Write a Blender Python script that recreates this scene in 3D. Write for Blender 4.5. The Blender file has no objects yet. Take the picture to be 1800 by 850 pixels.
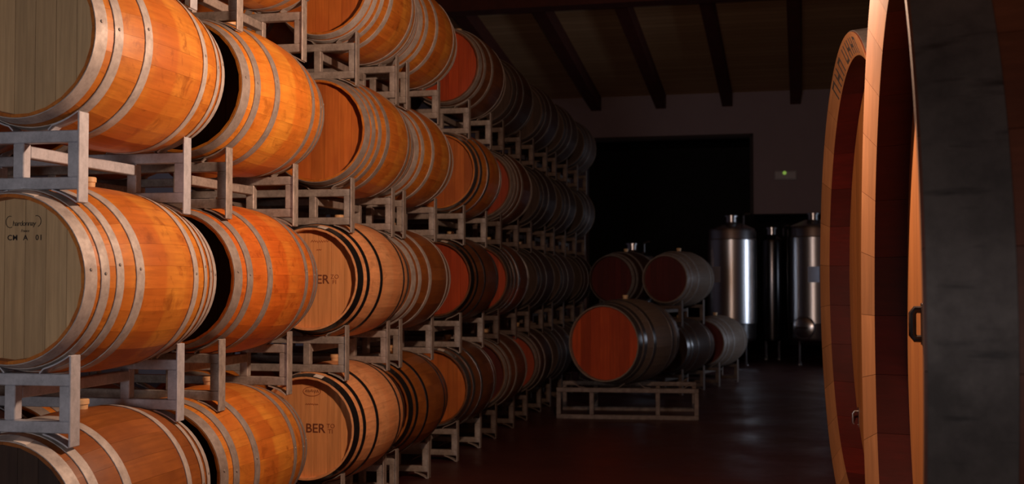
import bpy, bmesh, math, random
from mathutils import Vector, Matrix

random.seed(7)
scene = bpy.context.scene
C = scene.collection
PI = math.pi

# ------------------------------------------------------------------ camera
F_PX = 2100.0
YAW = math.atan(445 / F_PX)            # camera looks left of the aisle direction (+Y)
PITCH = math.atan(65 / F_PX)
EYE = 1.415
cam_data = bpy.data.cameras.new('camera')
cam_data.sensor_width = 36.0
cam_data.lens = F_PX / 1800.0 * 36.0
cam_data.clip_start = 0.05
cam_data.clip_end = 200
cam_data.dof.use_dof = True
cam_data.dof.focus_distance = 5.0
cam_data.dof.aperture_fstop = 4.0
cam = bpy.data.objects.new('camera', cam_data)
cam.location = (0, 0, EYE)
cam.rotation_euler = (PI / 2 + PITCH, 0, YAW)
C.objects.link(cam)
scene.camera = cam

# ------------------------------------------------------------------ light and exposure
world = bpy.data.worlds.new('world')
scene.world = world
world.use_nodes = True
world.node_tree.nodes['Background'].inputs[0].default_value = (0.55, 0.50, 0.62, 1)
world.node_tree.nodes['Background'].inputs[1].default_value = 0.0004
scene.view_settings.view_transform = 'Standard'
scene.view_settings.look = 'None'
scene.view_settings.exposure = 0.0
scene.view_settings.gamma = 1.0
scene.view_settings.use_curve_mapping = False


def lamp(name, kind, loc, energy, color, size=0.1, rot=(0, 0, 0), size_y=None, spread=PI):
    d = bpy.data.lights.new(name, kind)
    d.energy = energy
    d.color = color
    if kind == 'AREA':
        d.spread = spread
        d.shape = 'RECTANGLE'
        d.size = size
        d.size_y = size_y or size
    else:
        d.shadow_soft_size = size
    o = bpy.data.objects.new(name, d)
    o.location = loc
    o.rotation_euler = rot
    C.objects.link(o)
    return o


# warm lamp standing in the aisle just above the picture
lamp('aisle_lamp', 'POINT', (-0.42, 4.50, EYE + 1.15), 255, (1.0, 0.62, 0.42), 0.07)
# pale daylight from the entrance behind the camera
lamp('entrance_daylight', 'AREA', (-1.9, -4.6, 1.5), 23, (1.0, 0.91, 0.90), 1.6, (math.radians(89), 0, math.radians(3)), 2.0, math.radians(75))
# cool daylight through two narrow openings in the right-hand wall, behind the casks
lamp('side_daylight', 'AREA', (5.6, 16.2, 1.6), 7, (0.72, 0.82, 1.0), 1.3, (0, math.radians(90), 0), 0.35, math.radians(70))
lamp('side_daylight_far', 'AREA', (5.6, 18.4, 1.55), 15, (0.72, 0.82, 1.0), 1.2, (0, math.radians(90), 0), 0.7, math.radians(62))


# ------------------------------------------------------------------ materials
def new_mat(name):
    m = bpy.data.materials.new(name)
    m.use_nodes = True
    nt = m.node_tree
    return m, nt, nt.nodes['Principled BSDF']


def N(nt, t, **kw):
    n = nt.nodes.new(t)
    for k, v in kw.items():
        if k.startswith('i_'):
            n.inputs[k[2:]].default_value = v
        else:
            setattr(n, k, v)
    return n


def L(nt, a, b):
    nt.links.new(a, b)


def mixc(nt, fac, a, b, mode='MIX'):
    n = nt.nodes.new('ShaderNodeMix')
    n.data_type = 'RGBA'
    n.blend_type = mode
    for s, v in ((0, fac), (6, a), (7, b)):
        if isinstance(v, (int, float)):
            n.inputs[s].default_value = v
        elif isinstance(v, tuple):
            n.inputs[s].default_value = (v[0], v[1], v[2], 1)
        else:
            L(nt, v, n.inputs[s])
    return n.outputs[2]


def ramp(nt, src, stops):
    r = nt.nodes.new('ShaderNodeValToRGB')
    e = r.color_ramp.elements
    while len(e) < len(stops):
        e.new(0.5)
    for i, (p, c) in enumerate(stops):
        e[i].position = p
        e[i].color = (c[0], c[1], c[2], 1) if isinstance(c, tuple) else (c, c, c, 1)
    L(nt, src, r.inputs[0])
    return r.outputs[0]


def wood(name, base, dark, axis='Y', rough=0.45, var=0.35, stain=0.5, grain=1.0, alt=None, spec=0.4):
    """Sawn or varnished wood with grain along an object axis; every piece differs a little."""
    m, nt, p = new_mat(name)
    tc = N(nt, 'ShaderNodeTexCoord')
    oi = N(nt, 'ShaderNodeObjectInfo')
    off = N(nt, 'ShaderNodeVectorMath', operation='SCALE')
    comb = N(nt, 'ShaderNodeCombineXYZ')
    for i in range(3):
        L(nt, oi.outputs['Random'], comb.inputs[i])
    L(nt, comb.outputs[0], off.inputs[0])
    off.inputs['Scale'].default_value = 37.0
    add = N(nt, 'ShaderNodeVectorMath', operation='ADD')
    L(nt, tc.outputs['Object'], add.inputs[0])
    L(nt, off.outputs[0], add.inputs[1])
    mp = N(nt, 'ShaderNodeMapping')
    sc = {'Y': (60, 3, 60), 'Z': (60, 60, 3), 'X': (3, 60, 60)}[axis]
    mp.inputs['Scale'].default_value = tuple(s * grain for s in sc)
    L(nt, add.outputs[0], mp.inputs['Vector'])
    g = N(nt, 'ShaderNodeTexNoise')
    g.inputs['Scale'].default_value = 1.0
    g.inputs['Detail'].default_value = 5
    g.inputs['Roughness'].default_value = 0.65
    L(nt, mp.outputs[0], g.inputs['Vector'])
    s = N(nt, 'ShaderNodeTexNoise')
    s.inputs['Scale'].default_value = 5.0
    s.inputs['Detail'].default_value = 4
    L(nt, add.outputs[0], s.inputs['Vector'])
    gf = ramp(nt, g.outputs['Fac'], [(0.30, 0.0), (0.72, 1.0)])
    sf = ramp(nt, s.outputs['Fac'], [(0.36, 0.0), (0.62, 1.0)])
    col = mixc(nt, gf, tuple(b * 0.62 for b in base), base)
    if alt:
        # broad tint zones along the stave, the same on neighbouring staves
        sp = N(nt, 'ShaderNodeSeparateXYZ')
        L(nt, tc.outputs['Object'], sp.inputs[0])
        nz = N(nt, 'ShaderNodeTexNoise', noise_dimensions='1D')
        nz.inputs['Scale'].default_value = 5.5
        nz.inputs['Detail'].default_value = 3
        zo = N(nt, 'ShaderNodeMath', operation='MULTIPLY_ADD')
        L(nt, oi.outputs['Random'], zo.inputs[0])
        zo.inputs[1].default_value = 0.035
        L(nt, sp.outputs['Y'], zo.inputs[2])
        L(nt, zo.outputs[0], nz.inputs['W'])
        rr = ramp(nt, nz.outputs['Fac'], [(0.40, 0.0), (0.60, 1.0)])
        col = mixc(nt, rr, col, mixc(nt, gf, tuple(b * 0.65 for b in alt), alt))
    f2 = N(nt, 'ShaderNodeMath', operation='MULTIPLY')
    L(nt, sf, f2.inputs[0])
    f2.inputs[1].default_value = stain
    col = mixc(nt, f2.outputs[0], col, dark)
    if alt:
        # dark wine runs and scuffs
        st = N(nt, 'ShaderNodeTexNoise')
        st.inputs['Scale'].default_value = 11.0
        st.inputs['Detail'].default_value = 7
        st.inputs['Roughness'].default_value = 0.7
        st.inputs['Distortion'].default_value = 0.6
        L(nt, add.outputs[0], st.inputs['Vector'])
        sf3 = ramp(nt, st.outputs['Fac'], [(0.54, 0.0), (0.70, 0.75)])
        col = mixc(nt, sf3, col, tuple(d * 0.55 for d in dark))
    hv = N(nt, 'ShaderNodeHueSaturation')
    mr = N(nt, 'ShaderNodeMapRange')
    mr.inputs['To Min'].default_value = 1 - var
    mr.inputs['To Max'].default_value = 1 + var * 0.4
    L(nt, oi.outputs['Random'], mr.inputs['Value'])
    L(nt, mr.outputs[0], hv.inputs['Value'])
    L(nt, col, hv.inputs['Color'])
    L(nt, hv.outputs[0], p.inputs['Base Color'])
    p.inputs['Roughness'].default_value = rough
    p.inputs['Specular IOR Level'].default_value = spec
    bp = N(nt, 'ShaderNodeBump')
    bp.inputs['Strength'].default_value = 0.15
    bp.inputs['Distance'].default_value = 0.003
    L(nt, g.outputs['Fac'], bp.inputs['Height'])
    L(nt, bp.outputs[0], p.inputs['Normal'])
    return m


def metal(name, a, b, metallic=0.5, rough=0.45, scale=18.0, bump=0.05, rvar=0.15):
    m, nt, p = new_mat(name)
    tc = N(nt, 'ShaderNodeTexCoord')
    n = N(nt, 'ShaderNodeTexNoise')
    n.inputs['Scale'].default_value = scale
    n.inputs['Detail'].default_value = 6
    n.inputs['Roughness'].default_value = 0.7
    L(nt, tc.outputs['Object'], n.inputs['Vector'])
    f = ramp(nt, n.outputs['Fac'], [(0.33, 0.0), (0.66, 1.0)])
    L(nt, mixc(nt, f, a, b), p.inputs['Base Color'])
    p.inputs['Metallic'].default_value = metallic
    mr = N(nt, 'ShaderNodeMapRange')
    mr.inputs['To Min'].default_value = max(0.04, rough - rvar)
    mr.inputs['To Max'].default_value = rough + rvar
    L(nt, n.outputs['Fac'], mr.inputs['Value'])
    L(nt, mr.outputs[0], p.inputs['Roughness'])
    bp = N(nt, 'ShaderNodeBump')
    bp.inputs['Strength'].default_value = bump
    bp.inputs['Distance'].default_value = 0.002
    L(nt, n.outputs['Fac'], bp.inputs['Height'])
    L(nt, bp.outputs[0], p.inputs['Normal'])
    return m


def plain(name, col, rough=0.6, metallic=0.0, emit=None, strength=0):
    m, nt, p = new_mat(name)
    tc = N(nt, 'ShaderNodeTexCoord')
    n = N(nt, 'ShaderNodeTexNoise')
    n.inputs['Scale'].default_value = 9.0
    n.inputs['Detail'].default_value = 5
    L(nt, tc.outputs['Object'], n.inputs['Vector'])
    L(nt, mixc(nt, n.outputs['Fac'], tuple(c * 0.8 for c in col), tuple(min(1, c * 1.15) for c in col)), p.inputs['Base Color'])
    p.inputs['Roughness'].default_value = rough
    p.inputs['Metallic'].default_value = metallic
    if emit:
        p.inputs['Emission Color'].default_value = (*emit, 1)
        p.inputs['Emission Strength'].default_value = strength
    return m


M = {}
# staves
M['amber'] = wood('amber_varnished_oak', (0.60, 0.185, 0.026), (0.38, 0.090, 0.012), alt=(0.70, 0.285, 0.040), var=0.06, stain=0.5)
M['honey'] = wood('honey_varnished_oak', (0.80, 0.34, 0.045), (0.52, 0.15, 0.018), alt=(0.70, 0.21, 0.026), var=0.08, stain=0.5)
M['russet'] = wood('russet_varnished_oak', (0.64, 0.15, 0.018), (0.42, 0.07, 0.010), alt=(0.72, 0.24, 0.032), var=0.07, stain=0.45)
M['pale'] = wood('pale_new_oak', (0.88, 0.44, 0.20), (0.70, 0.30, 0.12), alt=(0.84, 0.37, 0.155), var=0.06, stain=0.35, rough=0.55)
M['umber'] = wood('umber_stained_oak', (0.36, 0.12, 0.025), (0.17, 0.05, 0.012), var=0.15, stain=0.7)
M['brown'] = wood('dark_brown_oak', (0.20, 0.075, 0.026), (0.09, 0.030, 0.012), var=0.15, stain=0.6)
M['dusk'] = wood('falloff_grey_brown_oak', (0.075, 0.038, 0.025), (0.040, 0.018, 0.012), var=0.3, stain=0.5)  # old oak, darkened to paint in the light falloff of the far end
M['ash'] = wood('pale_grey_oak', (0.25, 0.185, 0.14), (0.17, 0.12, 0.09), var=0.15, stain=0.4)
# heads (grain upright)
M['h_grey'] = wood('grey_brown_head_oak', (0.68, 0.47, 0.25), (0.46, 0.30, 0.15), 'Z', 0.65, 0.22, 0.35)
M['h_dark'] = wood('dark_shaded_head_oak', (0.05, 0.025, 0.015), (0.02, 0.008, 0.006), 'Z', 0.6, 0.3, 0.5)  # dark wood; also paints the shade inside the recessed heads
M['h_orange'] = wood('orange_head_oak', (0.60, 0.17, 0.028), (0.36, 0.08, 0.014), 'Z', 0.55, 0.22, 0.5)
M['h_pale'] = wood('pale_head_oak', (0.88, 0.41, 0.155), (0.72, 0.29, 0.095), 'Z', 0.6, 0.10, 0.35)
M['h_red'] = wood('red_stained_head_oak', (0.52, 0.070, 0.012), (0.32, 0.033, 0.008), 'Z', 0.5, 0.25, 0.5)
M['h_maroon'] = wood('maroon_head_oak', (0.12, 0.011, 0.006), (0.07, 0.006, 0.004), 'Z', 0.55, 0.25, 0.5)
# metals
M['galv'] = metal('dull_galvanised_steel', (0.50, 0.47, 0.445), (0.29, 0.26, 0.245), 0.15, 0.60)
M['galv_worn'] = metal('worn_grey_hoop_steel', (0.33, 0.295, 0.27), (0.19, 0.16, 0.145), 0.20, 0.55)
M['black'] = metal('black_shiny_hoop_steel', (0.045, 0.045, 0.05), (0.025, 0.025, 0.028), 0.7, 0.24, 14, 0.02, 0.06)
M['steel'] = metal('bright_hoop_steel', (0.42, 0.41, 0.41), (0.32, 0.31, 0.31), 0.9, 0.24, 14, 0.02, 0.06)
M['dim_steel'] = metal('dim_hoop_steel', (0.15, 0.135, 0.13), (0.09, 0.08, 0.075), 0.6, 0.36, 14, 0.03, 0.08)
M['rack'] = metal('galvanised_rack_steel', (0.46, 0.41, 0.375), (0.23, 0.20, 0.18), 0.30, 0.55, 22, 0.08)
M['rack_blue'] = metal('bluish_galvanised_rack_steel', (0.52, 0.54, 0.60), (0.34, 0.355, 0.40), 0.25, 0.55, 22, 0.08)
M['rack_dim'] = metal('falloff_dark_rack_steel', (0.17, 0.125, 0.10), (0.09, 0.065, 0.055), 0.30, 0.6, 22, 0.08)  # darker copy of the rack steel, distance falloff of the light painted in
M['bung'] = plain('cream_silicone_bung', (0.62, 0.40, 0.20), 0.5)
M['paper'] = plain('off_white_paper', (0.72, 0.66, 0.60), 0.8)
M['ink'] = plain('burnt_black_ink', (0.02, 0.013, 0.010), 0.8)
M['brand'] = plain('brown_burn_mark', (0.16, 0.040, 0.014), 0.8)
M['brand_mid'] = plain('medium_brown_burn_mark', (0.26, 0.068, 0.020), 0.8)
M['brand_faint'] = plain('faint_brown_burn_mark', (0.36, 0.105, 0.030), 0.8)
# casks
M['c_rim'] = wood('cask_end_grain', (0.25, 0.115, 0.046), (0.18, 0.074, 0.026), 'X', 0.6, 0.22, 0.5, 0.8)
M['c_red'] = wood('red_painted_cask_staves', (0.055, 0.0030, 0.0016), (0.024, 0.0015, 0.001), 'Y', 0.6, 0.35, 0.5, spec=0.2)
M['c_head'] = wood('cask_head_oak', (0.33, 0.13, 0.034), (0.25, 0.085, 0.020), 'Z', 0.5, 0.18, 0.35)
M['c_body'] = wood('cask_body_oak', (0.20, 0.055, 0.025), (0.10, 0.028, 0.014), 'Y', 0.5, 0.3, 0.5)
def streaked_hoop():
    m = metal('stained_cask_hoop', (0.125, 0.108, 0.100), (0.055, 0.047, 0.044), 0.25, 0.55, 5.0, 0.10)
    nt = m.node_tree
    p = nt.nodes['Principled BSDF']
    tc = N(nt, 'ShaderNodeTexCoord')
    mp = N(nt, 'ShaderNodeMapping')
    mp.inputs['Scale'].default_value = (15, 1.6, 15)
    L(nt, tc.outputs['Object'], mp.inputs['Vector'])
    n = N(nt, 'ShaderNodeTexNoise')
    n.inputs['Scale'].default_value = 2.2
    n.inputs['Detail'].default_value = 4
    L(nt, mp.outputs[0], n.inputs['Vector'])
    f = ramp(nt, n.outputs['Fac'], [(0.60, 0.0), (0.74, 0.85)])
    src = p.inputs['Base Color'].links[0].from_socket
    L(nt, mixc(nt, f, src, (0.012, 0.010, 0.010)), p.inputs['Base Color'])
    return m


M['c_hoop'] = streaked_hoop()
M['chrome'] = metal('worn_chrome', (0.55, 0.54, 0.55), (0.35, 0.34, 0.35), 1.0, 0.22)
M['inox'] = metal('stainless_steel', (0.56, 0.55, 0.56), (0.50, 0.49, 0.50), 1.0, 0.24, 3.0, 0.02, 0.05)
M['inox_dark'] = metal('dull_dark_steel', (0.16, 0.155, 0.16), (0.12, 0.115, 0.12), 1.0, 0.22, 3.0, 0.02, 0.05)
M['gasket'] = plain('dark_rubber', (0.02, 0.02, 0.02), 0.6)
M['tank_label'] = plain('blue_grey_label', (0.42, 0.45, 0.55), 0.7)

# ------------------------------------------------------------------ mesh helpers


def mesh_from(name, verts, faces, mats, smooth=False, fmat=None):
    me = bpy.data.meshes.new(name)
    me.from_pydata([tuple(v) for v in verts], [], faces)
    for m in (mats if isinstance(mats, (list, tuple)) else [mats]):
        me.materials.append(m)
    if fmat:
        for p, i in zip(me.polygons, fmat):
            p.material_index = i
    bm = bmesh.new()
    bm.from_mesh(me)
    bmesh.ops.recalc_face_normals(bm, faces=bm.faces)
    bm.to_mesh(me)
    bm.free()
    if smooth:
        for p in me.polygons:
            p.use_smooth = True
        me.set_sharp_from_angle(angle=math.radians(35))
    return me


def put(name, me, parent=None, loc=(0, 0, 0), rot=(0, 0, 0)):
    o = bpy.data.objects.new(name, me)
    C.objects.link(o)
    o.parent = parent
    o.location = loc
    o.rotation_euler = rot
    return o


def thing(name, label, cat, loc=(0, 0, 0), rotz=0.0, group=None):
    o = bpy.data.objects.new(name, None)
    o.empty_display_size = 0.1
    C.objects.link(o)
    o.location = loc
    o.rotation_euler = (0, 0, rotz)
    o['label'] = label
    o['category'] = cat
    if group:
        o['group'] = group
    return o


def struct(o):
    o['kind'] = 'structure'
    return o


def box_data(x0, x1, y0, y1, z0, z1):
    v = [(x, y, z) for x in (x0, x1) for y in (y0, y1) for z in (z0, z1)]
    f = [(0, 1, 3, 2), (4, 6, 7, 5), (0, 4, 5, 1), (2, 3, 7, 6), (0, 2, 6, 4), (1, 5, 7, 3)]
    return v, f


def box_mesh(name, x0, x1, y0, y1, z0, z1, mat, bevel=0.0):
    v, f = box_data(x0, x1, y0, y1, z0, z1)
    me = mesh_from(name, v, f, mat)
    if bevel:
        bm = bmesh.new()
        bm.from_mesh(me)
        bmesh.ops.bevel(bm, geom=bm.edges[:], offset=bevel, segments=1, affect='EDGES')
        bm.to_mesh(me)
        bm.free()
    return me


def lathe_mesh(name, prof, mat, seg=48, axis='Z', closed=False):
    """Revolve (radius, height) pairs."""
    verts, faces = [], []
    n = len(prof)
    for i in range(seg):
        a = 2 * PI * i / seg
        for r, h in prof:
            if axis == 'Z':
                verts.append((r * math.cos(a), r * math.sin(a), h))
            else:
                verts.append((r * math.sin(a), h, r * math.cos(a)))
    rng = n if closed else n - 1
    for i in range(seg):
        j = (i + 1) % seg
        for k in range(rng):
            k2 = (k + 1) % n
            faces.append((i * n + k, j * n + k, j * n + k2, i * n + k2))
    me = bpy.data.meshes.new(name)
    me.from_pydata(verts, [], faces)
    me.materials.append(mat)
    bm = bmesh.new()
    bm.from_mesh(me)
    bmesh.ops.remove_doubles(bm, verts=bm.verts, dist=1e-5)
    bmesh.ops.dissolve_degenerate(bm, edges=bm.edges, dist=1e-6)
    bmesh.ops.recalc_face_normals(bm, faces=bm.faces)
    bm.to_mesh(me)
    bm.free()
    for p in me.polygons:
        p.use_smooth = True
    me.set_sharp_from_angle(angle=math.radians(35))
    return me


def strip_mesh(name, pts, y0, y1, th, mat):
    """A bent flat bar: (x, z) path, thickness th, between y0 and y1."""
    n = len(pts)
    nor = []
    for i in range(n):
        a = Vector(pts[max(0, i - 1)])
        b = Vector(pts[min(n - 1, i + 1)])
        d = (b - a).normalized()
        nor.append(Vector((-d.y, d.x)))
    v = []
    for i in range(n):
        p = Vector(pts[i])
        q = p + nor[i] * th
        v += [(p.x, y0, p.y), (p.x, y1, p.y), (q.x, y1, q.y), (q.x, y0, q.y)]
    f = []
    for i in range(n - 1):
        for k in range(4):
            k2 = (k + 1) % 4
            f.append((i * 4 + k, i * 4 + k2, (i + 1) * 4 + k2, (i + 1) * 4 + k))
    f += [(0, 1, 2, 3), tuple((n - 1) * 4 + k for k in (3, 2, 1, 0))]
    return mesh_from(name, v, f, mat)


def tube_mesh(name, pts, r, mat, seg=8):
    verts, faces = [], []
    P = [Vector(p) for p in pts]
    prev = None
    for i, p in enumerate(P):
        d = (P[min(i + 1, len(P) - 1)] - P[max(i - 1, 0)]).normalized()
        up = Vector((0, 0, 1)) if abs(d.z) < 0.9 else Vector((1, 0, 0))
        if prev is not None:
            up = prev
        s = d.cross(up).normalized()
        u = s.cross(d).normalized()
        prev = u
        for k in range(seg):
            a = 2 * PI * k / seg
            verts.append(p + s * math.cos(a) * r + u * math.sin(a) * r)
    for i in range(len(P) - 1):
        for k in range(seg):
            k2 = (k + 1) % seg
            faces.append((i * seg + k, i * seg + k2, (i + 1) * seg + k2, (i + 1) * seg + k))
    faces.append(tuple(range(seg)))
    faces.append(tuple((len(P) - 1) * seg + k for k in range(seg - 1, -1, -1)))
    return mesh_from(name, verts, faces, mat, smooth=True)


CACHE = {}


def cached(key, fn):
    if key not in CACHE:
        CACHE[key] = fn()
    return CACHE[key]


def text_mesh(body, size, mat, shear=0.0, spacing=1.0, bold=0.0):
    cu = bpy.data.curves.new('lettering', 'FONT')
    cu.body = body
    cu.size = size
    cu.align_x = 'CENTER'
    cu.align_y = 'CENTER'
    cu.shear = shear
    cu.space_character = spacing
    cu.extrude = 0.0004
    cu.offset = bold
    cu.resolution_u = 3
    o = bpy.data.objects.new('lettering', cu)
    C.objects.link(o)
    dg = bpy.context.evaluated_depsgraph_get()
    me = bpy.data.meshes.new_from_object(o.evaluated_get(dg))
    bpy.data.objects.remove(o)
    bpy.data.curves.remove(cu)
    me.materials.clear()
    me.materials.append(mat)
    return me


def to_world(px, z):
    """A ground position from a picture column and a distance along the camera axis."""
    xc = (px - 900) / F_PX * z
    return (xc * math.cos(YAW) - z * math.sin(YAW), xc * math.sin(YAW) + z * math.cos(YAW))


# ------------------------------------------------------------------ the room (turned a little against the barrel rows)
ROOM = math.radians(-1.69)
WALL_Y = 22.6
EAVE = 4.90
SLOPE = 0.152
XL, XR, YB = -9.0, 6.2, -5.0


def concrete(name, a, b, rough, scale, rvar=0.15):
    m, nt, p = new_mat(name)
    tc = N(nt, 'ShaderNodeTexCoord')
    n = N(nt, 'ShaderNodeTexNoise')
    n.inputs['Scale'].default_value = scale
    n.inputs['Detail'].default_value = 8
    n.inputs['Roughness'].default_value = 0.62
    L(nt, tc.outputs['Object'], n.inputs['Vector'])
    L(nt, mixc(nt, n.outputs['Fac'], a, b), p.inputs['Base Color'])
    mr = N(nt, 'ShaderNodeMapRange')
    mr.inputs['From Min'].default_value = 0.3
    mr.inputs['From Max'].default_value = 0.7
    mr.inputs['To Min'].default_value = rough - rvar
    mr.inputs['To Max'].default_value = rough + rvar
    L(nt, n.outputs['Fac'], mr.inputs['Value'])
    L(nt, mr.outputs[0], p.inputs['Roughness'])
    bp = N(nt, 'ShaderNodeBump')
    bp.inputs['Strength'].default_value = 0.12
    bp.inputs['Distance'].default_value = 0.02
    L(nt, n.outputs['Fac'], bp.inputs['Height'])
    L(nt, bp.outputs[0], p.inputs['Normal'])
    return m


M['floor'] = concrete('dark_red_sealed_floor', (0.040, 0.009, 0.008), (0.075, 0.017, 0.013), 0.42, 1.6, 0.12)
M['wall'] = concrete('mauve_grey_plaster', (0.28, 0.21, 0.235), (0.34, 0.265, 0.285), 0.85, 3.0, 0.05)
M['black_room'] = concrete('unlit_room_black', (0.010, 0.009, 0.009), (0.014, 0.012, 0.012), 0.9, 3.0, 0.05)  # darkness of the unlit room put into the wall colour
M['rafter'] = wood('dark_rafter_timber', (0.125, 0.026, 0.014), (0.065, 0.015, 0.010), 'Y', 0.7, 0.2, 0.5, 0.3)


def plank_ceiling():
    m, nt, p = new_mat('ceiling_boards')
    tc = N(nt, 'ShaderNodeTexCoord')
    sep = N(nt, 'ShaderNodeSeparateXYZ')
    L(nt, tc.outputs['Object'], sep.inputs[0])
    mul = N(nt, 'ShaderNodeMath', operation='MULTIPLY')
    mul.inputs[1].default_value = 1 / 0.16
    L(nt, sep.outputs['Y'], mul.inputs[0])
    fl = N(nt, 'ShaderNodeMath', operation='FLOOR')
    L(nt, mul.outputs[0], fl.inputs[0])
    wn = N(nt, 'ShaderNodeTexWhiteNoise', noise_dimensions='1D')
    L(nt, fl.outputs[0], wn.inputs['W'])
    fr = N(nt, 'ShaderNodeMath', operation='FRACT')
    L(nt, mul.outputs[0], fr.inputs[0])
    gap = ramp(nt, fr.outputs[0], [(0.0, 0.25), (0.08, 1.0)])
    mp = N(nt, 'ShaderNodeMapping')
    mp.inputs['Scale'].default_value = (0.8, 14, 1)
    L(nt, tc.outputs['Object'], mp.inputs['Vector'])
    n = N(nt, 'ShaderNodeTexNoise')
    n.inputs['Scale'].default_value = 1.5
    n.inputs['Detail'].default_value = 5
    L(nt, mp.outputs[0], n.inputs['Vector'])
    c = mixc(nt, wn.outputs['Value'], (0.48, 0.29, 0.14), (0.66, 0.42, 0.22))
    c = mixc(nt, n.outputs['Fac'], c, (0.38, 0.20, 0.09))
    c = mixc(nt, 1.0, c, gap, 'MULTIPLY')
    L(nt, c, p.inputs['Base Color'])
    p.inputs['Roughness'].default_value = 0.75
    return m


M['boards'] = plank_ceiling()


def room_obj(name, me, loc=(0, 0, 0), parent=None):
    o = put(name, me, parent)
    if parent is None:
        o.rotation_euler = (0, 0, ROOM)
        o.location = Matrix.Rotation(ROOM, 3, 'Z') @ Vector(loc)
        struct(o)
    else:
        o.location = loc
    return o


room_obj('floor', box_mesh('floor', XL - 0.3, XR + 0.3, YB - 0.3, WALL_Y + 4.5, -0.2, 0.0, M['floor']))
room_obj('wall_left', box_mesh('wall_left', XL - 0.25, XL, YB, WALL_Y + 0.3, 0, 9.4, M['wall']))
room_obj('wall_right', box_mesh('wall_right', XR, XR + 0.25, YB, WALL_Y + 0.3, 0, 9.4, M['wall']))
room_obj('wall_back', box_mesh('wall_back', XL - 0.25, XR + 0.25, YB - 0.25, YB, 0, 9.4, M['wall']))

# far wall with a tall doorway and a lower opening beside it
D0, D1, DT = -4.02, -0.90, 4.07
O1, OT = 4.2, 2.62
v, f = [], []


def addbox(x0, x1, y0, y1, z0, z1):
    bv, bf = box_data(x0, x1, y0, y1, z0, z1)
    o = len(v)
    v.extend(bv)
    f.extend(tuple(i + o for i in q) for q in bf)


addbox(XL, D0, WALL_Y, WALL_Y + 0.3, 0, EAVE + 0.25)
addbox(D0, D1, WALL_Y, WALL_Y + 0.3, DT, EAVE + 0.25)
addbox(D1, O1, WALL_Y, WALL_Y + 0.3, OT, EAVE + 0.25)
addbox(O1, XR, WALL_Y, WALL_Y + 0.3, 0, EAVE + 0.25)
room_obj('wall_far', mesh_from('wall_far', v, f, M['wall']))
v, f = [], []
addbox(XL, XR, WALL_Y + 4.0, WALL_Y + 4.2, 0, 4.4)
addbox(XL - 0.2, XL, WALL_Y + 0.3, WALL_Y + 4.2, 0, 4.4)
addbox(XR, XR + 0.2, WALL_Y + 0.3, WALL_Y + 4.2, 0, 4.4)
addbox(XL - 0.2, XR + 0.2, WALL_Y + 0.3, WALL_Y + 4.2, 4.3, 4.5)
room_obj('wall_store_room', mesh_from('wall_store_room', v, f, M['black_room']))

# steel edge trim round the tall doorway
v, f = [], []
addbox(D1 - 0.03, D1 + 0.03, WALL_Y - 0.03, WALL_Y, OT, DT + 0.05)
addbox(D0, D1 + 0.03, WALL_Y - 0.03, WALL_Y, DT, DT + 0.05)
M['frame'] = plain('dark_painted_frame', (0.025, 0.010, 0.010), 0.7)
room_obj('trim_1', mesh_from('trim_1', v, f, M['frame']))

# sloping board ceiling with rafters
clen = math.hypot(1, SLOPE)


def ceil_z(y):
    return EAVE + SLOPE * (WALL_Y - y)


y0, y1 = YB, WALL_Y + 0.25
cv = []
for x in (XL - 0.2, XR + 0.2):
    for y in (y0, y1):
        for dz in (0, 0.12):
            cv.append((x, y, ceil_z(y) + dz))
cf = box_data(0, 1, 0, 1, 0, 1)[1]
ceiling = room_obj('ceiling', mesh_from('ceiling', cv, cf, M['boards']))
rv = []
for x in (-0.095, 0.095):
    for y in (8.0, WALL_Y):
        for dz in (-0.26, 0):
            rv.append((x, y, ceil_z(y) + dz))
rafter_me = mesh_from('rafter', rv, cf, M['rafter'])
for k in range(-7, 4):
    room_obj('rafter', rafter_me, (-0.10 + 1.24 * k, 0, 0), ceiling)
gy = 16.3
gv = []
room_obj('girder', box_mesh('girder', XL, XR, gy - 0.16, gy + 0.16, ceil_z(gy) - 0.26 - 0.40, ceil_z(gy + 0.16) - 0.26, M['rafter']), (0, 0, 0), ceiling)

# ------------------------------------------------------------------ barrels
BL, RH, RB = 0.97, 0.29, 0.35
SC = 0.026


def make_kind(bl, rh, rb):
    return dict(bl=bl, rh=rh, rb=rb)


STD = make_kind(BL, RH, RB)
BIG = make_kind(1.12, 0.385, 0.445)


def rad(kd, y):
    t = 2 * y / kd['bl'] - 1
    return kd['rh'] + (kd['rb'] - kd['rh']) * (1 - abs(t) ** 2.15)


NST = 26


def stave_mesh(kd, mat):
    ns, na = 12, 3
    ha = PI / NST - 0.0008
    verts = []
    for i in range(ns + 1):
        y = [0, 0.045][i] if i < 2 else (kd['bl'] - [0.045, 0][i - ns + 1] if i > ns - 2 else 0.045 + (kd['bl'] - 0.09) * (i - 1) / (ns - 2))
        r = rad(kd, y)
        for k in range(na):
            a = -ha + 2 * ha * k / (na - 1)
            verts.append((r * math.sin(a), y - kd['bl'] / 2, r * math.cos(a)))
        th = 0.010 if i in (0, ns) else SC
        for a in (ha, -ha):
            verts.append(((r - th) * math.sin(a), y - kd['bl'] / 2, (r - th) * math.cos(a)))
    n = na + 2
    faces = []
    for i in range(ns):
        for k in range(n):
            k2 = (k + 1) % n
            faces.append((i * n + k, i * n + k2, (i + 1) * n + k2, (i + 1) * n + k))
    faces.append(tuple(range(n)))
    faces.append(tuple(ns * n + k for k in range(n - 1, -1, -1)))
    return mesh_from('stave', verts, faces, mat, smooth=True)


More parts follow.
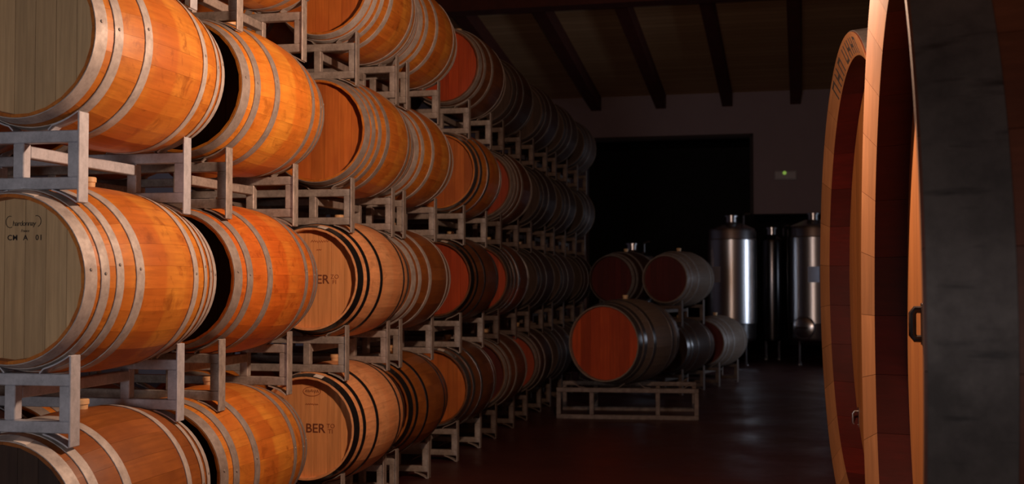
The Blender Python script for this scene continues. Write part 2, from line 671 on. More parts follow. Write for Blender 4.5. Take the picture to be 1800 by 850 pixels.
def body_mesh(kd, mat):
    prof = []
    for i in range(15):
        y = kd['bl'] * i / 14
        prof.append((rad(kd, y), y - kd['bl'] / 2))
    inner = [(rad(kd, y) - (0.010 if y in (0, kd['bl']) else SC), y - kd['bl'] / 2) for y in (kd['bl'], kd['bl'] - 0.045, kd['bl'] / 2, 0.045, 0)]
    return lathe_mesh('stave_body', prof + inner, mat, 52, 'Y', closed=True)


def hoop_mesh(kd, p, w, mat):
    th = 0.0035
    a, b = max(0.001, p - w / 2), min(kd['bl'] - 0.001, p + w / 2)
    mid = (a + b) / 2
    off = kd['bl'] / 2
    ra, rm, rb_ = rad(kd, a), rad(kd, mid), rad(kd, b)
    prof = [(ra + 0.0004, a - off), (ra + th, a - off), (rm + th + 0.0006, mid - off), (rb_ + th, b - off), (rb_ + 0.0004, b - off), (rm + 0.0004, mid - off)]
    return lathe_mesh('hoop', prof, mat, 64, 'Y', closed=True)


def board_meshes(R, n, gap, th, mat):
    out = []
    w = 2 * R / n
    for i in range(n):
        x0 = -R + w * i + gap / 2
        x1 = -R + w * (i + 1) - gap / 2
        k = 6
        top = []
        for j in range(k + 1):
            x = x0 + (x1 - x0) * j / k
            top.append((x, math.sqrt(max(0.0, R * R - x * x)) + 0.001))
        poly = top + [(x, -z) for x, z in reversed(top)]
        m_ = len(poly)
        verts = [(x, 0, z) for x, z in poly] + [(x, th, z) for x, z in poly]
        faces = [tuple(range(m_)), tuple(range(2 * m_ - 1, m_ - 1, -1))]
        faces += [(q, (q + 1) % m_, (q + 1) % m_ + m_, q + m_) for q in range(m_)]
        out.append(mesh_from('head_board', verts, faces, mat))
    return out


HOOPS6 = [(0.027, 0.052), (0.108, 0.040), (0.268, 0.042), (0.702, 0.042), (0.862, 0.040), (0.943, 0.052)]
HOOPS8 = [(0.027, 0.052), (0.092, 0.038), (0.165, 0.036), (0.275, 0.046), (0.695, 0.046), (0.805, 0.036), (0.878, 0.038), (0.943, 0.052)]


def make_barrel(label, loc, rotz, stave, head, hoop, hoops=6, fine=True, boards=True, kd=STD, kdn='std', roll=0.0, tag=False, bung=True, group=None, name='wine_barrel'):
    t = thing(name, label, 'barrel', (loc[0], loc[1], loc[2] - kd['rb']), rotz, group)
    ctr = (0, 0, kd['rb'])
    if fine:
        me = cached(('stave', kdn, stave), lambda: stave_mesh(kd, M[stave]))
        for i in range(NST):
            put('stave', me, t, ctr, (0, roll + 2 * PI * i / NST, 0))
    else:
        put('stave_body', cached(('body', kdn, stave), lambda: body_mesh(kd, M[stave])), t, ctr)
    off = kd['bl'] / 2
    rr = kd['rh'] - 0.0125
    if boards:
        for i, me in enumerate(cached(('boards', kdn, head), lambda: board_meshes(rr, 7, 0.0012, 0.02, M[head]))):
            put('head_board', me, t, (0, -off + 0.040, kd['rb']), (0, random.uniform(-0.02, 0.02) * 0, 0))
    else:
        put('head', cached(('disc', kdn, head), lambda: lathe_mesh('head', [(0, 0), (rr, 0), (rr, 0.02), (0, 0.02)], M[head], 40, 'Y')), t, (0, -off + 0.040, kd['rb']))
    put('rear_head', cached(('disc', kdn, head), lambda: lathe_mesh('head', [(0, 0), (rr, 0), (rr, 0.02), (0, 0.02)], M[head], 40, 'Y')), t, (0, off - 0.060, kd['rb']))
    for p, w in (HOOPS8 if hoops == 8 else HOOPS6):
        p2 = p / BL * kd['bl']
        if kdn == 'big':
            w *= 1.35
        if hoop == 'black' and w < 0.05:
            w *= 0.72
        put('hoop', cached(('hoop', kdn, round(p, 3), w, hoop), lambda: hoop_mesh(kd, p2, w, M[hoop])), t, ctr)
    if bung:
        put('bung', cached(('bung', kdn), lambda: lathe_mesh('bung', [(0, kd['rb'] - 0.01), (0.024, kd['rb'] - 0.01), (0.026, kd['rb'] + 0.016), (0.030, kd['rb'] + 0.018), (0.030, kd['rb'] + 0.034), (0.027, kd['rb'] + 0.037), (0, kd['rb'] + 0.037)], M['bung'], 20)), t, ctr, (0, 0.0, 0))
    if tag:
        def tagm():
            vv, ff = [], []
            for i in range(5):
                a = 0.16 + 0.17 * i / 4
                for y in (0.004, 0.044):
                    for r in (0.0045, 0.0060):
                        R = rad(kd, y) + r
                        vv.append((R * math.sin(a), y - off, R * math.cos(a)))
            for i in range(4):
                q = i * 4
                ff += [(q, q + 4, q + 6, q + 2), (q + 1, q + 3, q + 7, q + 5), (q, q + 1, q + 5, q + 4), (q + 2, q + 6, q + 7, q + 3)]
            ff += [(0, 2, 3, 1), (16, 17, 19, 18)]
            return mesh_from('paper_tag', vv, ff, M['paper'])
        o = put('paper_tag', cached(('tag', kdn), tagm), t, ctr)
        o['label'] = 'pale paper tag on the head hoop'
    return t


# ------------------------------------------------------------------ steel barrel racks
TB = 0.042
RW = 0.72                 # spacing of the two barrels a rack carries
EP = 0.19                 # end plate, measured sideways from the barrel's axis
Z_SAD, Z_TT, Z_BB, Z_PB = -0.262, -0.326, -0.530, -0.576
RACK_LOW = Z_PB           # lowest point relative to the barrel axis
FR_D = 0.76               # distance between front and rear frame


def arc_pts(cx, cz, r, x_from, x_to, n, sign):
    return [(x, cz + sign * math.sqrt(max(0, r * r - (x - cx) ** 2))) for x in [x_from + (x_to - x_from) * i / n for i in range(n + 1)]]


def make_rack(label, loc, rotz, mat='rack', group=None, right_wide=True):
    """Origin: sideways = axis of the right-hand barrel, y = front frame, z = underside of the rack."""
    t = thing('barrel_rack', label, 'barrel rack', loc, rotz, group)
    m = M[mat]
    zo = -RACK_LOW
    xl, xr = -RW - EP, EP
    for y in (0.0, FR_D):
        hy = TB / 2
        rail = cached(('rail', mat), lambda: box_mesh('rail', xl, xr - 0.008, -hy, hy, 0, TB, m, 0.003))
        put('top_rail', rail, t, (0, y, Z_TT - TB + zo))
        put('bottom_rail', rail, t, (0, y, Z_BB + zo))
        up = cached(('upright', mat), lambda: box_mesh('upright', -TB / 2, TB / 2, -hy, hy, Z_BB + TB, Z_TT - TB, m, 0.003))
        for x in (xl + 0.029, -RW + 0.05, -0.05, xr - 0.029):
            put('upright', up, t, (x, y, zo))
        ep = cached(('end_plate', mat), lambda: box_mesh('end_plate', -0.004, 0.004, -0.030, 0.030, Z_PB, Z_SAD, m, 0.002))
        put('end_plate', ep, t, (xr - 0.004, y, zo))
        put('end_plate', ep, t, (xl + 0.004, y, zo))
        # bent saddle strips that carry the barrel, and guide strips over the barrel below

        def sad(s):
            r = 0.322
            pts = arc_pts(0, 0, r, s * (EP - 0.008), s * 0.085, 5, -1) + [(s * 0.07, Z_TT)]
            return strip_mesh('saddle', pts, -0.028, 0.028, 0.005 * (1 if s < 0 else -1), m)

        def gui(s):
            r = 0.322
            pts = arc_pts(0, -0.84, r, s * (EP - 0.008), s * 0.11, 4, 1) + [(s * 0.085, Z_BB)]
            return strip_mesh('guide', pts, -0.028, 0.028, 0.005 * (1 if s > 0 else -1), m)
        for bx in (0.0, -RW):
            for s in (-1, 1):
                put('saddle', cached(('sad', mat, s), lambda: sad(s)), t, (bx, y, zo))
                put('guide', cached(('gui', mat, s), lambda: gui(s)), t, (bx, y, zo))
    for x in (-RW + 0.05, -0.05):
        tie = cached(('tie', mat), lambda: box_mesh('tie_rail', -TB / 2, TB / 2, TB / 2, FR_D - TB / 2, -TB / 2, TB / 2, m, 0.003))
        put('tie_rail', tie, t, (x, 0, -0.395 + zo))
    return t


# ------------------------------------------------------------------ the long stack on the left
V0 = 2.515
LEAN = 0.022
SPACING = 0.84
Y_NEAR = [3.62, 4.76, 6.36, 7.38, 8.95, 10.31, 11.72, 13.05, 14.62]
TIERS = ['bottom', 'second', 'third', 'top']       # from the floor up
ORD = ['first', 'second', 'third', 'fourth', 'fifth', 'sixth', 'seventh', 'eighth', 'ninth']
DY = {(0, 1): -0.08, (2, 1): 0.01, (3, 1): 0.06, (3, 4): 0.10, (2, 4): 0.02, (2, 2): 0.02, (3, 2): 0.03}
# (tier, column): stave, head, hoop, number of hoops, look, paper tag
STYLE = {
    (0, 0): ('umber', 'h_dark', 'galv', 6, 'brown barrel with dark head and pale hoops', True),
    (1, 0): ('amber', 'h_grey', 'galv', 8, 'orange eight-hooped barrel with lettered grey-brown head', True),
    (2, 0): ('amber', 'h_grey', 'galv', 6, 'orange barrel with plain grey-brown head', False),
    (0, 1): ('amber', 'h_dark', 'galv_worn', 6, 'orange-brown barrel with worn grey hoops', False),
    (1, 1): ('russet', 'h_dark', 'galv_worn', 6, 'reddish orange barrel with worn grey hoops', False),
    (2, 1): ('honey', 'h_dark', 'galv_worn', 6, 'yellow-orange barrel with worn grey hoops', False),
    (3, 1): ('amber', 'h_orange', 'galv_worn', 6, 'orange barrel cut by the top of the picture', False),
    (0, 2): ('pale', 'h_pale', 'black', 6, 'pale black-hooped barrel with BER and oval stamp', True),
    (1, 2): ('pale', 'h_pale', 'black', 6, 'pale new barrel with black hoops and ER visible', True),
    (2, 2): ('amber', 'h_orange', 'galv_worn', 8, 'orange barrel with orange head, eight grey hoops', False),
    (3, 2): ('amber', 'h_orange', 'galv', 8, 'orange barrel with closely set pale hoops', False),
    (0, 3): ('umber', 'h_orange', 'black', 6, 'brown barrel with dark shiny hoops', False),
    (1, 3): ('umber', 'h_orange', 'galv', 6, 'brown barrel with pale rim hoops', False),
    (2, 3): ('amber', 'h_orange', 'galv', 6, 'orange barrel with pale hoops', False),
    (3, 3): ('amber', 'h_orange', 'galv', 6, 'orange barrel with thin pale hoops', False),
    (0, 4): ('brown', 'h_orange', 'steel', 6, 'dark barrel with bright orange head', True),
    (1, 4): ('brown', 'h_red', 'black', 6, 'dark barrel with red-orange head', True),
    (2, 4): ('amber', 'h_orange', 'steel', 6, 'golden-brown barrel with orange head, shiny hoops', False),
    (3, 4): ('brown', 'h_red', 'galv_worn', 6, 'dark barrel with bright red head', False),
    (0, 5): ('brown', 'h_maroon', 'galv_worn', 6, 'dark reddish barrel with pale end hoop', False),
    (1, 5): ('brown', 'h_red', 'steel', 8, 'dark barrel with a sliver of red head', False),
    (2, 5): ('brown', 'h_red', 'galv_worn', 8, 'dark barrel with red head, pink-grey hoops', False),
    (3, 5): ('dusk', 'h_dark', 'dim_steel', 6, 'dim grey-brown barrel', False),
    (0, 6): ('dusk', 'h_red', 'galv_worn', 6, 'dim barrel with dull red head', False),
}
FAR = ('dusk', 'h_dark', 'dim_steel', 6, 'dim grey-brown barrel', False)  # far end: dimming of the light is put into wood, head and hoop colours


def axis_at(tier, col):
    return (-(V0 - LEAN * (tier - 1)), Y_NEAR[col] + DY.get((tier, col), 0), EYE + SPACING * (tier - 1))


barrels = {}
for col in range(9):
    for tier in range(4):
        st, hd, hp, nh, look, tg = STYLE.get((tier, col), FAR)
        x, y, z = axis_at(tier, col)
        mat = 'rack_blue' if col == 0 else ('rack' if col < 5 else 'rack_dim')
        make_rack('grey steel rack under %s barrel from the left in the %s tier' % (
            ('the ' + ORD[col if tier < 3 else max(0, col - 1)]) if not (tier == 3 and col == 0) else 'no visible', TIERS[tier])
            if not (tier == 3 and col == 0) else 'leftmost steel rack of the top tier, its posts cut by the picture top',
            (x, y + 0.105, z + RACK_LOW), 0, mat, 'racks of the long barrel stack')
        if tier == 3 and col == 0:
            continue
        o = ORD[col] if tier < 3 else ORD[col - 1]
        barrels[(tier, col)] = make_barrel(
            '%s, %s from left in %s tier' % (look, o, TIERS[tier]),
            (x + random.uniform(-0.004, 0.004), y + BL / 2, z), random.uniform(-0.006, 0.006),
            st, hd, hp, nh, fine=col < 6, boards=col < 7, roll=random.uniform(0, 0.24), tag=tg, bung=col < 7,
            group='barrels of the long stack')
# second file of barrels on the same racks, glimpsed between the front ones
for col in range(5):
    for tier in range(4):
        if tier == 3 and col == 0:
            continue
        x, y, z = axis_at(tier, col)
        make_barrel('shadowed rear-file barrel behind the %s barrel of the %s tier' % (ORD[col if tier < 3 else col - 1], TIERS[tier]),
                    (x - RW, y + BL / 2 + 0.01, z), 0, 'amber' if col < 4 else 'brown', 'h_orange', 'galv_worn', 6,
                    fine=False, boards=False, bung=False, group='rear file of the long stack')

rivet = lathe_mesh('rivet', [(0, 0.0), (0.0065, 0.0), (0.005, 0.0028), (0, 0.0035)], M['galv_worn'], 10)
for (tier, col), bar in barrels.items():
    if col > 1:
        continue
    nh = STYLE[(tier, col)][3]
    for k, (p, w) in enumerate(HOOPS8 if nh == 8 else HOOPS6):
        for da in (0.0,):
            a = math.radians(84 + 3 * math.sin(k * 2.1)) + da
            R_ = rad(STD, p) + 0.0036
            put('rivet', rivet, bar, (R_ * math.sin(a), p - BL / 2, RB + R_ * math.cos(a)), (0, a, 0))

# --- lettering on the heads -------------------------------------------------
HY = -BL / 2 + 0.0393


def mark(barrel, me, dx, dz, rot=0.0, name='marking', label=None):
    o = put(name, me, barrel, (dx, HY, RB + dz), (PI / 2, 0, 0))
    if rot:
        o.rotation_euler = (PI / 2, rot, 0)
    if label:
        o['label'] = label
    return o


def flat_stroke(pts, w, mat):
    """A flat ribbon in the lettering plane (x, y)."""
    v_, f_ = [], []
    n = len(pts)
    for i in range(n):
        a = Vector(pts[max(0, i - 1)])
        b = Vector(pts[min(n - 1, i + 1)])
        d = (b - a).normalized()
        q = Vector((-d.y, d.x)) * w / 2
        p = Vector(pts[i])
        for s in (1, -1):
            for h in (0.0, 0.0006):
                v_.append((p.x + q.x * s, p.y + q.y * s, h))
    for i in range(n - 1):
        o = i * 4
        f_ += [(o, o + 4, o + 5, o + 1), (o + 2, o + 3, o + 7, o + 6), (o + 1, o + 5, o + 7, o + 3), (o, o + 2, o + 6, o + 4)]
    f_ += [(0, 1, 3, 2), ((n - 1) * 4, (n - 1) * 4 + 2, (n - 1) * 4 + 3, (n - 1) * 4 + 1)]
    return mesh_from('stroke', v_, f_, mat)


def arc2(cx, cy, rx, ry, a0, a1, n=12):
    return [(cx + rx * math.cos(math.radians(a0 + (a1 - a0) * i / n)), cy + ry * math.sin(math.radians(a0 + (a1 - a0) * i / n))) for i in range(n + 1)]


b = barrels[(1, 0)]
mark(b, text_mesh('hardonnay', 0.025, M['ink'], 0.12, 0.84), 0.034, 0.190, label='handwritten style wine name')
mark(b, flat_stroke(arc2(0, 0, 0.016, 0.020, 70, 300), 0.0022, M['ink']), -0.020, 0.196)
mark(b, flat_stroke(arc2(0, 0, 0.016, 0.019, 110, -75), 0.0022, M['ink']), 0.083, 0.198)
mark(b, text_mesh('France', 0.013, M['ink'], 0.2, 0.9), 0.038, 0.165)
for s_, dx in (('CM', -0.010), ('A', 0.040), ('01', 0.092)):
    mark(b, text_mesh(s_, 0.026, M['ink'], 0, 1.12, 0.0004), dx, 0.141)


def scribble(w, h, n, seed):
    rnd = random.Random(seed)
    pts = []
    for i in range(n):
        pts.append((-w / 2 + w * i / (n - 1), (h / 2 if i % 2 else -h / 2) * rnd.uniform(0.4, 1.0)))
    return pts


for tier in (0, 1):
    b = barrels[(tier, 2)]
    mk = M['brand']
    mark(b, text_mesh('BER', 0.072, mk, 0, 0.98, 0.0006), 0.048, -0.004, label='branded letters BER')
    mark(b, text_mesh('TO' if tier == 0 else 'ZO', 0.034, M['brand_mid'], 0, 1.05), 0.140, 0.012)
    mark(b, text_mesh('TI' if tier == 0 else 'FI', 0.034, M['brand_mid'], 0, 1.05), 0.138, -0.018)
b = barrels[(0, 2)]
mark(b, flat_stroke(arc2(0, 0, 0.052, 0.026, 0, 360, 28), 0.004, M['brand_faint']), 0.026, 0.205, label='oval maker stamp')
mark(b, flat_stroke(scribble(0.078, 0.020, 15, 3), 0.0045, M['brand']), 0.026, 0.207)
mark(b, flat_stroke(scribble(0.075, 0.007, 13, 5), 0.0045, M['brand_faint']), 0.026, 0.133)
b = barrels[(1, 2)]
mark(b, flat_stroke(scribble(0.105, 0.016, 16, 8), 0.0045, M['brand_faint']), 0.050, 0.213)
mark(b, flat_stroke(scribble(0.030, 0.008, 6, 9), 0.004, M['brand_faint']), 0.045, 0.165)

# ------------------------------------------------------------------ big casks on the right
CT = 0.108                     # stave thickness
NCS = 30


def cask_rad(R, y, ln):
    t = 2 * y / ln - 1
    return R + 0.055 * (1 - t * t)


def cask_stave(R, ln):
    ha = PI / NCS - 0.0007
    sect = [(0.0, 0)] + [(ln * i / 8, 0) for i in range(1, 9)]
    prof = []                  # closed profile (y, r, material of the edge that follows)
    for i in range(9):
        y = ln * i / 8
        prof.append((y, cask_rad(R, y, ln), 2))
    prof.append((ln, cask_rad(R, ln, ln) - CT, 1))
    prof.append((0.155, cask_rad(R, 0.155, ln) - CT - 0.004, 1))
    prof.append((0.040, R - CT, 0))
    prof.append((0.0, R - 0.012, 0))
    n = len(prof)
    na = 5
    verts, faces, fm = [], [], []
    for k in range(na):
        a = -ha + 2 * ha * k / (na - 1)
        for y, r, _ in prof:
            verts.append((r * math.sin(a), y, r * math.cos(a)))
    for k in range(na - 1):
        for i in range(n):
            i2 = (i + 1) % n
            faces.append((k * n + i, k * n + i2, (k + 1) * n + i2, (k + 1) * n + i))
            fm.append(prof[i][2])
    faces.append(tuple(range(n)))
    fm.append(1)
    faces.append(tuple((na - 1) * n + i for i in range(n - 1, -1, -1)))
    fm.append(1)
    return mesh_from('cask_stave', verts, faces, [M['c_rim'], M['c_red'], M['c_body']], smooth=True, fmat=fm)


def make_cask(label, ctr, R, rotz, ln, roll):
    base = 0.0
    t = thing('oak_cask', label, 'cask', (ctr[0], ctr[1], base), rotz, None)
    h = ctr[2]
    me = cask_stave(R, ln)
    for i in range(NCS):
        put('stave', me, t, (0, 0, h), (0, roll + 2 * PI * i / NCS, 0))
    rr = R - CT + 0.002
    bl = board_meshes(rr, 15, 0.0015, 0.05, M['c_head'])
    for me2 in bl:
        put('head_board', me2, t, (0, 0.150, h))
    put('rear_head', lathe_mesh('rear_head', [(0, 0), (rr, 0), (rr, 0.05), (0, 0.05)], M['c_head'], 48, 'Y'), t, (0, ln - 0.2, h))
    for p, w in ((0.084, 0.156), (0.46, 0.11), (0.80, 0.09), (ln - 0.80, 0.09), (ln - 0.46, 0.11), (ln - 0.084, 0.156)):
        prof = []
        a, b_ = p - w / 2, p + w / 2
        for q in (a, p, b_):
            prof.append((cask_rad(R, q, ln) + 0.006, q))
        for q in (b_, p, a):
            prof.append((cask_rad(R, q, ln) + 0.0008, q))
        put('hoop', lathe_mesh('hoop', prof, M['c_hoop'], 96, 'Y', closed=True), t, (0, 0, h))
    # timber cradle under the body
    bot = h - cask_rad(R, 0.5, ln) - 0.006
    for y in (0.45, ln - 0.45):
        rr2 = cask_rad(R, y, ln) + 0.007
        pts = [(x, h - math.sqrt(rr2 * rr2 - x * x)) for x in [-0.5 + 0.1 * i for i in range(11)]]
        poly = [(-0.55, 0.0)] + [(-0.55, pts[0][1])] + pts + [(0.55, pts[-1][1]), (0.55, 0.0)]
        n = len(poly)
        vv = [(x, y - 0.09, z) for x, z in poly] + [(x, y + 0.09, z) for x, z in poly]
        ff = [tuple(range(n)), tuple(range(2 * n - 1, n - 1, -1))] + [(i, (i + 1) % n, (i + 1) % n + n, i + n) for i in range(n)]
        put('cradle', mesh_from('cradle', vv, ff, M['c_body']), t)
    return t


def cask_handle(t, h, x, z, ht, proud, r, mat):
    pts = [(0, 0, ht / 2), (0, -proud * 0.7, ht / 2), (0, -proud, ht / 2 - 0.012), (0, -proud, 0), (0, -proud, -ht / 2 + 0.012), (0, -proud * 0.7, -ht / 2), (0, 0, -ht / 2)]
    o = put('handle', tube_mesh('handle', pts, r, M[mat], 10), t, (x, 0.150, h + z))
    o['label'] = 'dark metal handle on the cask head'
    put('handle_plate', box_mesh('handle_plate', -0.02, 0.02, -0.004, 0.001, -ht / 2 - 0.02, ht / 2 + 0.02, M[mat], 0.002), t, (x, 0.150, h + z))


CR = (0.315, 3.44, EYE - 0.15)
near_cask = make_cask('nearest large oak cask with wide stained steel hoop, at the right edge', CR, 1.10, math.radians(-91.43), 1.7, 0.02)
# facing the cask head, local -x is the far side
cask_handle(near_cask, CR[2], -0.46, 0.01, 0.090, 0.030, 0.012, 'black')
CL = (0.381, 5.93, EYE)
far_cask = make_cask('farther large oak cask with stencilled rim, behind the nearest cask', CL, 1.166, math.radians(-86.46), 1.7, 0.07)
cask_handle(far_cask, CL[2], -0.74, -0.745, 0.075, 0.030, 0.007, 'chrome')
# stencilled marks on the bevelled rim of the farther cask
Rm = 1.166
rndm = random.Random(4)
for i in range(7):
    a = math.radians(-27 + 6.2 * i + (2 if i > 2 else 0))
    pieces_v, pieces_f = [], []
    for (x0, x1, z0, z1) in ((-0.036, -0.022, -0.040, 0.040), (0.022, 0.036, -0.040, 0.040), (-0.022, 0.022, *rndm.choice([(0.026, 0.040), (-0.008, 0.008), (-0.040, -0.026)]))):
        bv, bf = box_data(x0, x1, -0.001, 0.0008, z0, z1)
        o_ = len(pieces_v)
        pieces_v += bv
        pieces_f += [tuple(q + o_ for q in w) for w in bf]
    tilt = math.atan2(0.040, CT - 0.012)
    o = put('stencil_mark', mesh_from('stencil_mark', pieces_v, pieces_f, M['ink']), far_cask)
    rmid = Rm - (CT + 0.012) / 2
    mtx = Matrix.Translation((0, 0, CL[2])) @ Matrix.Rotation(a, 4, 'Y') @ Matrix.Translation((0, 0.0195, rmid)) @ Matrix.Rotation(tilt, 4, 'X')
    o.matrix_local = mtx

# ------------------------------------------------------------------ barrels and racks at the back
ZB = 12.2
yaw_b = math.radians(-17)


def plain_rack(label, loc, rotz, w, d, h, ups):
    t = thing('low_steel_rack', label, 'barrel rack', loc, rotz)
    q = 0.045
    m = M['rack_dim']
    for y in (0, d):
        put('bottom_rail', box_mesh('bottom_rail', 0, w, y - q / 2, y + q / 2, 0, q, m, 0.003), t)
        put('top_rail', box_mesh('top_rail', 0, w, y - q / 2, y + q / 2, h - q, h, m, 0.003), t)
        for x in [q / 2] + [u * w for u in ups] + [w - q / 2]:
            put('upright', box_mesh('upright', x - q / 2, x + q / 2, y - q / 2, y + q / 2, q, h - q, m, 0.003), t)
    for x in [u * w for u in ups]:
        put('tie_rail', box_mesh('tie_rail', x - q / 2, x + q / 2, q / 2, d - q / 2, h / 2 - q / 2, h / 2 + q / 2, m, 0.003), t)
    for u in (0.30, 0.76):
        for s in (-1, 1):
            for y in (0.0, d):
                x = u * w + s * 0.20
                put('saddle', strip_mesh('saddle', [(x + s * 0.06, h + 0.05), (x, h + 0.008), (x - s * 0.06, h + 0.001)], y - 0.025, y + 0.025, 0.005, m), t)
    return t


bx, by = to_world(978, ZB)
plain_rack('low open steel rack on the floor under the single large barrel', (bx, by, 0.0), math.radians(5), 1.43, 0.80, 0.315, (0.25, 0.715))
hx, hy_ = to_world(1060, ZB - 0.12)
ax = Vector((math.sin(-yaw_b), math.cos(-yaw_b)))
cx, cy = hx + ax.x * BIG['bl'] / 2, hy_ + ax.y * BIG['bl'] / 2
make_barrel('large barrel with red head and shiny grey hoops, alone on a low rack', (cx, cy, 0.32 + BIG['rb'] - 0.0), yaw_b,
            'ash', 'h_red', 'steel', 6, True, True, BIG, 'big', 0.1)

# two-tier stack behind it
ux, uy = to_world(1168, 14.6)
ax = Vector((math.sin(-yaw_b), math.cos(-yaw_b)))
lf = Vector((-math.cos(-yaw_b), math.sin(-yaw_b)))


def back_spot(side, depth):
    p = Vector((ux, uy)) + ax * (depth + BL / 2) + lf * (RW * 1.0 * side)
    return p


rk = {}
for lev in (0, 1):
    z = -RACK_LOW + SPACING * lev
    p = Vector((ux, uy)) + ax * 0.105
    make_rack('steel rack at the back, %s' % ('on the floor behind the large barrel' if lev == 0 else 'carrying the two dim red-headed barrels'),
              (p.x, p.y, max(0, z + RACK_LOW)), yaw_b, 'rack_dim')
p = back_spot(0, 0)
make_barrel('barrel with dull red head and grey side, above the large barrel', (p.x, p.y, -RACK_LOW + SPACING), yaw_b, 'ash', 'h_maroon', 'galv_worn', 6, False, True)
p = back_spot(1, 0)
make_barrel('dim barrel showing only a round dark red head, left on the back rack', (p.x, p.y, -RACK_LOW + SPACING), yaw_b, 'dusk', 'h_maroon', 'galv_worn', 6, False, True)
p = back_spot(0, 0)
make_barrel('dark grey barrel on the floor rack, partly behind the large barrel', (p.x, p.y, -RACK_LOW), yaw_b, 'dusk', 'h_dark', 'steel', 6, False, True)
q = Vector((ux, uy)) + ax * 1.35
make_rack('steel rack on the floor at the very back, under a pinkish barrel', (q.x + ax.x * 0.105, q.y + ax.y * 0.105, 0.0), yaw_b, 'rack_dim')
q = q + ax * BL / 2
make_barrel('pinkish grey barrel farthest back, beside the steel tank', (q.x, q.y, -RACK_LOW), yaw_b, 'ash', 'h_maroon', 'galv_worn', 6, False, True)


# ------------------------------------------------------------------ steel tanks
def jacket_mat():
    m, nt, p = new_mat('dimpled_cooling_jacket_steel')
    tc = N(nt, 'ShaderNodeTexCoord')
    wv = N(nt, 'ShaderNodeTexWave', bands_direction='Z')
    wv.inputs['Scale'].default_value = 16.0
    L(nt, tc.outputs['Object'], wv.inputs['Vector'])
    bp = N(nt, 'ShaderNodeBump')
    bp.inputs['Strength'].default_value = 0.12
    bp.inputs['Distance'].default_value = 0.006
    L(nt, wv.outputs['Fac'], bp.inputs['Height'])
    L(nt, bp.outputs[0], p.inputs['Normal'])
    p.inputs['Base Color'].default_value = (0.55, 0.54, 0.55, 1)
    p.inputs['Metallic'].default_value = 1.0
    p.inputs['Roughness'].default_value = 0.27
    return m


M['jacket'] = jacket_mat()


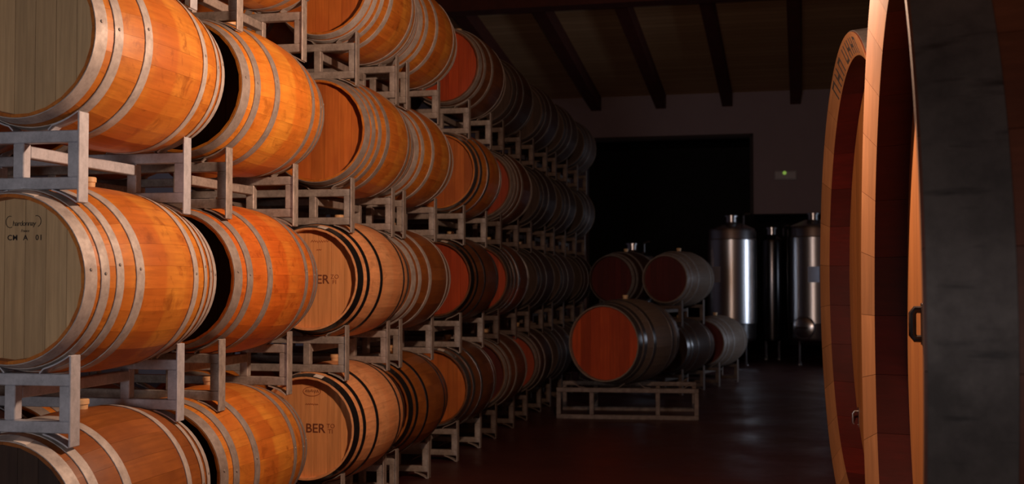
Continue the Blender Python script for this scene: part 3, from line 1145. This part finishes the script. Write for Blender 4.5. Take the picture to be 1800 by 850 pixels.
def make_tank(label, px, z, r, top, low, legs=True, jacket=True, tag_a=None, man_a=None, skin='inox'):
    x, y = to_world(px, z)
    face = math.atan2(-x, y)                      # turn the tank's front towards the aisle
    t = thing('wine_tank', label, 'tank', (x, y, 0), face)
    sh = [(0, low - 0.10), (r * 0.55, low - 0.075), (r * 0.93, low - 0.02), (r, low + 0.03), (r, top - 0.10), (r * 0.96, top - 0.05), (r * 0.35, top + 0.06), (0, top + 0.075)]
    put('shell', lathe_mesh('shell', sh, M[skin], 48), t)
    if jacket:
        j0, j1 = low + 0.25, top - 0.22
        put('cooling_jacket', lathe_mesh('cooling_jacket', [(r + 0.001, j0), (r + 0.012, j0 + 0.015), (r + 0.012, j1 - 0.015), (r + 0.001, j1)], M['jacket'], 48), t)
    put('neck', lathe_mesh('neck', [(0, top + 0.05), (0.10, top + 0.05), (0.10, top + 0.15), (0.125, top + 0.15), (0.125, top + 0.175), (0.0, top + 0.185)], M['inox'], 24), t)
    put('vent_pipe', tube_mesh('vent_pipe', [(0.2, -0.02, top + 0.02), (0.2, -0.02, top + 0.17), (0.24, -0.04, top + 0.20), (0.30, -0.06, top + 0.20)], 0.018, M['chrome']), t)
    for k in range(4):
        a = PI / 4 + k * PI / 2
        lx, ly = r * 0.80 * math.cos(a), r * 0.80 * math.sin(a)
        put('leg', tube_mesh('leg', [(lx, ly, 0.012), (lx, ly, low + 0.02)], 0.022, M['inox']), t)
        put('foot', lathe_mesh('foot', [(0, 0), (0.045, 0), (0.045, 0.010), (0.02, 0.02), (0, 0.02)], M['inox'], 12), t, (lx, ly, 0))
    if tag_a is not None:
        vv, ff = [], []
        R = r + 0.014
        for i in range(7):
            a = math.radians(tag_a - 12 + 24 * i / 6) - PI / 2
            for zz in (1.36, 1.62):
                for d in (0, 0.002):
                    vv.append(((R + d) * math.cos(a), (R + d) * math.sin(a), zz))
        for i in range(6):
            o_ = i * 4
            ff += [(o_, o_ + 4, o_ + 6, o_ + 2), (o_ + 1, o_ + 3, o_ + 7, o_ + 5), (o_, o_ + 1, o_ + 5, o_ + 4), (o_ + 2, o_ + 6, o_ + 7, o_ + 3)]
        ff += [(0, 2, 3, 1), (24, 25, 27, 26)]
        o = put('label_sheet', mesh_from('label_sheet', vv, ff, M['tank_label']), t)
        o['label'] = 'pale blue-grey label sheet'
    if man_a is not None:
        a = math.radians(man_a)
        zz = low + 0.20
        mh = put('manway_door', lathe_mesh('manway_door', [(0, -0.05), (0.10, -0.045), (0.17, -0.015), (0.17, 0.0), (0.19, 0.0), (0.19, 0.03), (0.16, 0.05), (0, 0.05)], M['inox'], 32, 'Y'), t,
                 (math.sin(a) * (r + 0.02), -math.cos(a) * (r + 0.02), zz), (0, 0, a))
        put('manway_handle', tube_mesh('manway_handle', [(-0.10, -0.09, 0), (0.10, -0.09, 0)], 0.012, M['chrome']), mh)
        put('manway_bolt', tube_mesh('manway_bolt', [(0, -0.04, 0), (0, -0.10, 0)], 0.015, M['chrome']), mh)
    return t


make_tank('ribbed steel wine tank with bright vertical reflection, beside the barrels', 1286, 20.0, 0.40, 2.30, 0.42, tag_a=-38, man_a=-22)
make_tank('steel wine tank with round door, partly behind the casks', 1430, 20.0, 0.42, 2.34, 0.42, tag_a=0, man_a=-22)
make_tank('slim dark steel tank standing between the two ribbed tanks', 1357, 21.2, 0.20, 2.15, 0.35, jacket=False, skin='inox_dark')
make_tank('low steel tank almost hidden behind the back barrels', 1112, 20.5, 0.40, 1.85, 0.42, jacket=False)

# emergency light on the far wall
rm = Matrix.Rotation(ROOM, 3, 'Z')
p = rm @ Vector((-0.285, WALL_Y, 0))
e = thing('emergency_light', 'small white emergency light box with green indicator on the wall', 'light', (p.x, p.y, 3.24), ROOM)
M['white_plastic'] = plain('white_plastic', (0.50, 0.46, 0.48), 0.5)
M['led'] = plain('green_indicator', (0.2, 0.5, 0.1), 0.4, 0, (0.45, 0.75, 0.12), 0.35)
put('housing', box_mesh('housing', -0.20, 0.20, -0.06, 0.0, 0, 0.17, M['white_plastic'], 0.012), e)
put('diffuser', box_mesh('diffuser', -0.18, 0.18, -0.075, -0.058, 0.02, 0.15, M['white_plastic'], 0.006), e)
put('indicator', lathe_mesh('indicator', [(0, -0.008), (0.028, -0.006), (0.034, 0), (0.034, 0.006), (0, 0.006)], M['led'], 16, 'Y'), e, (-0.02, -0.078, 0.128))
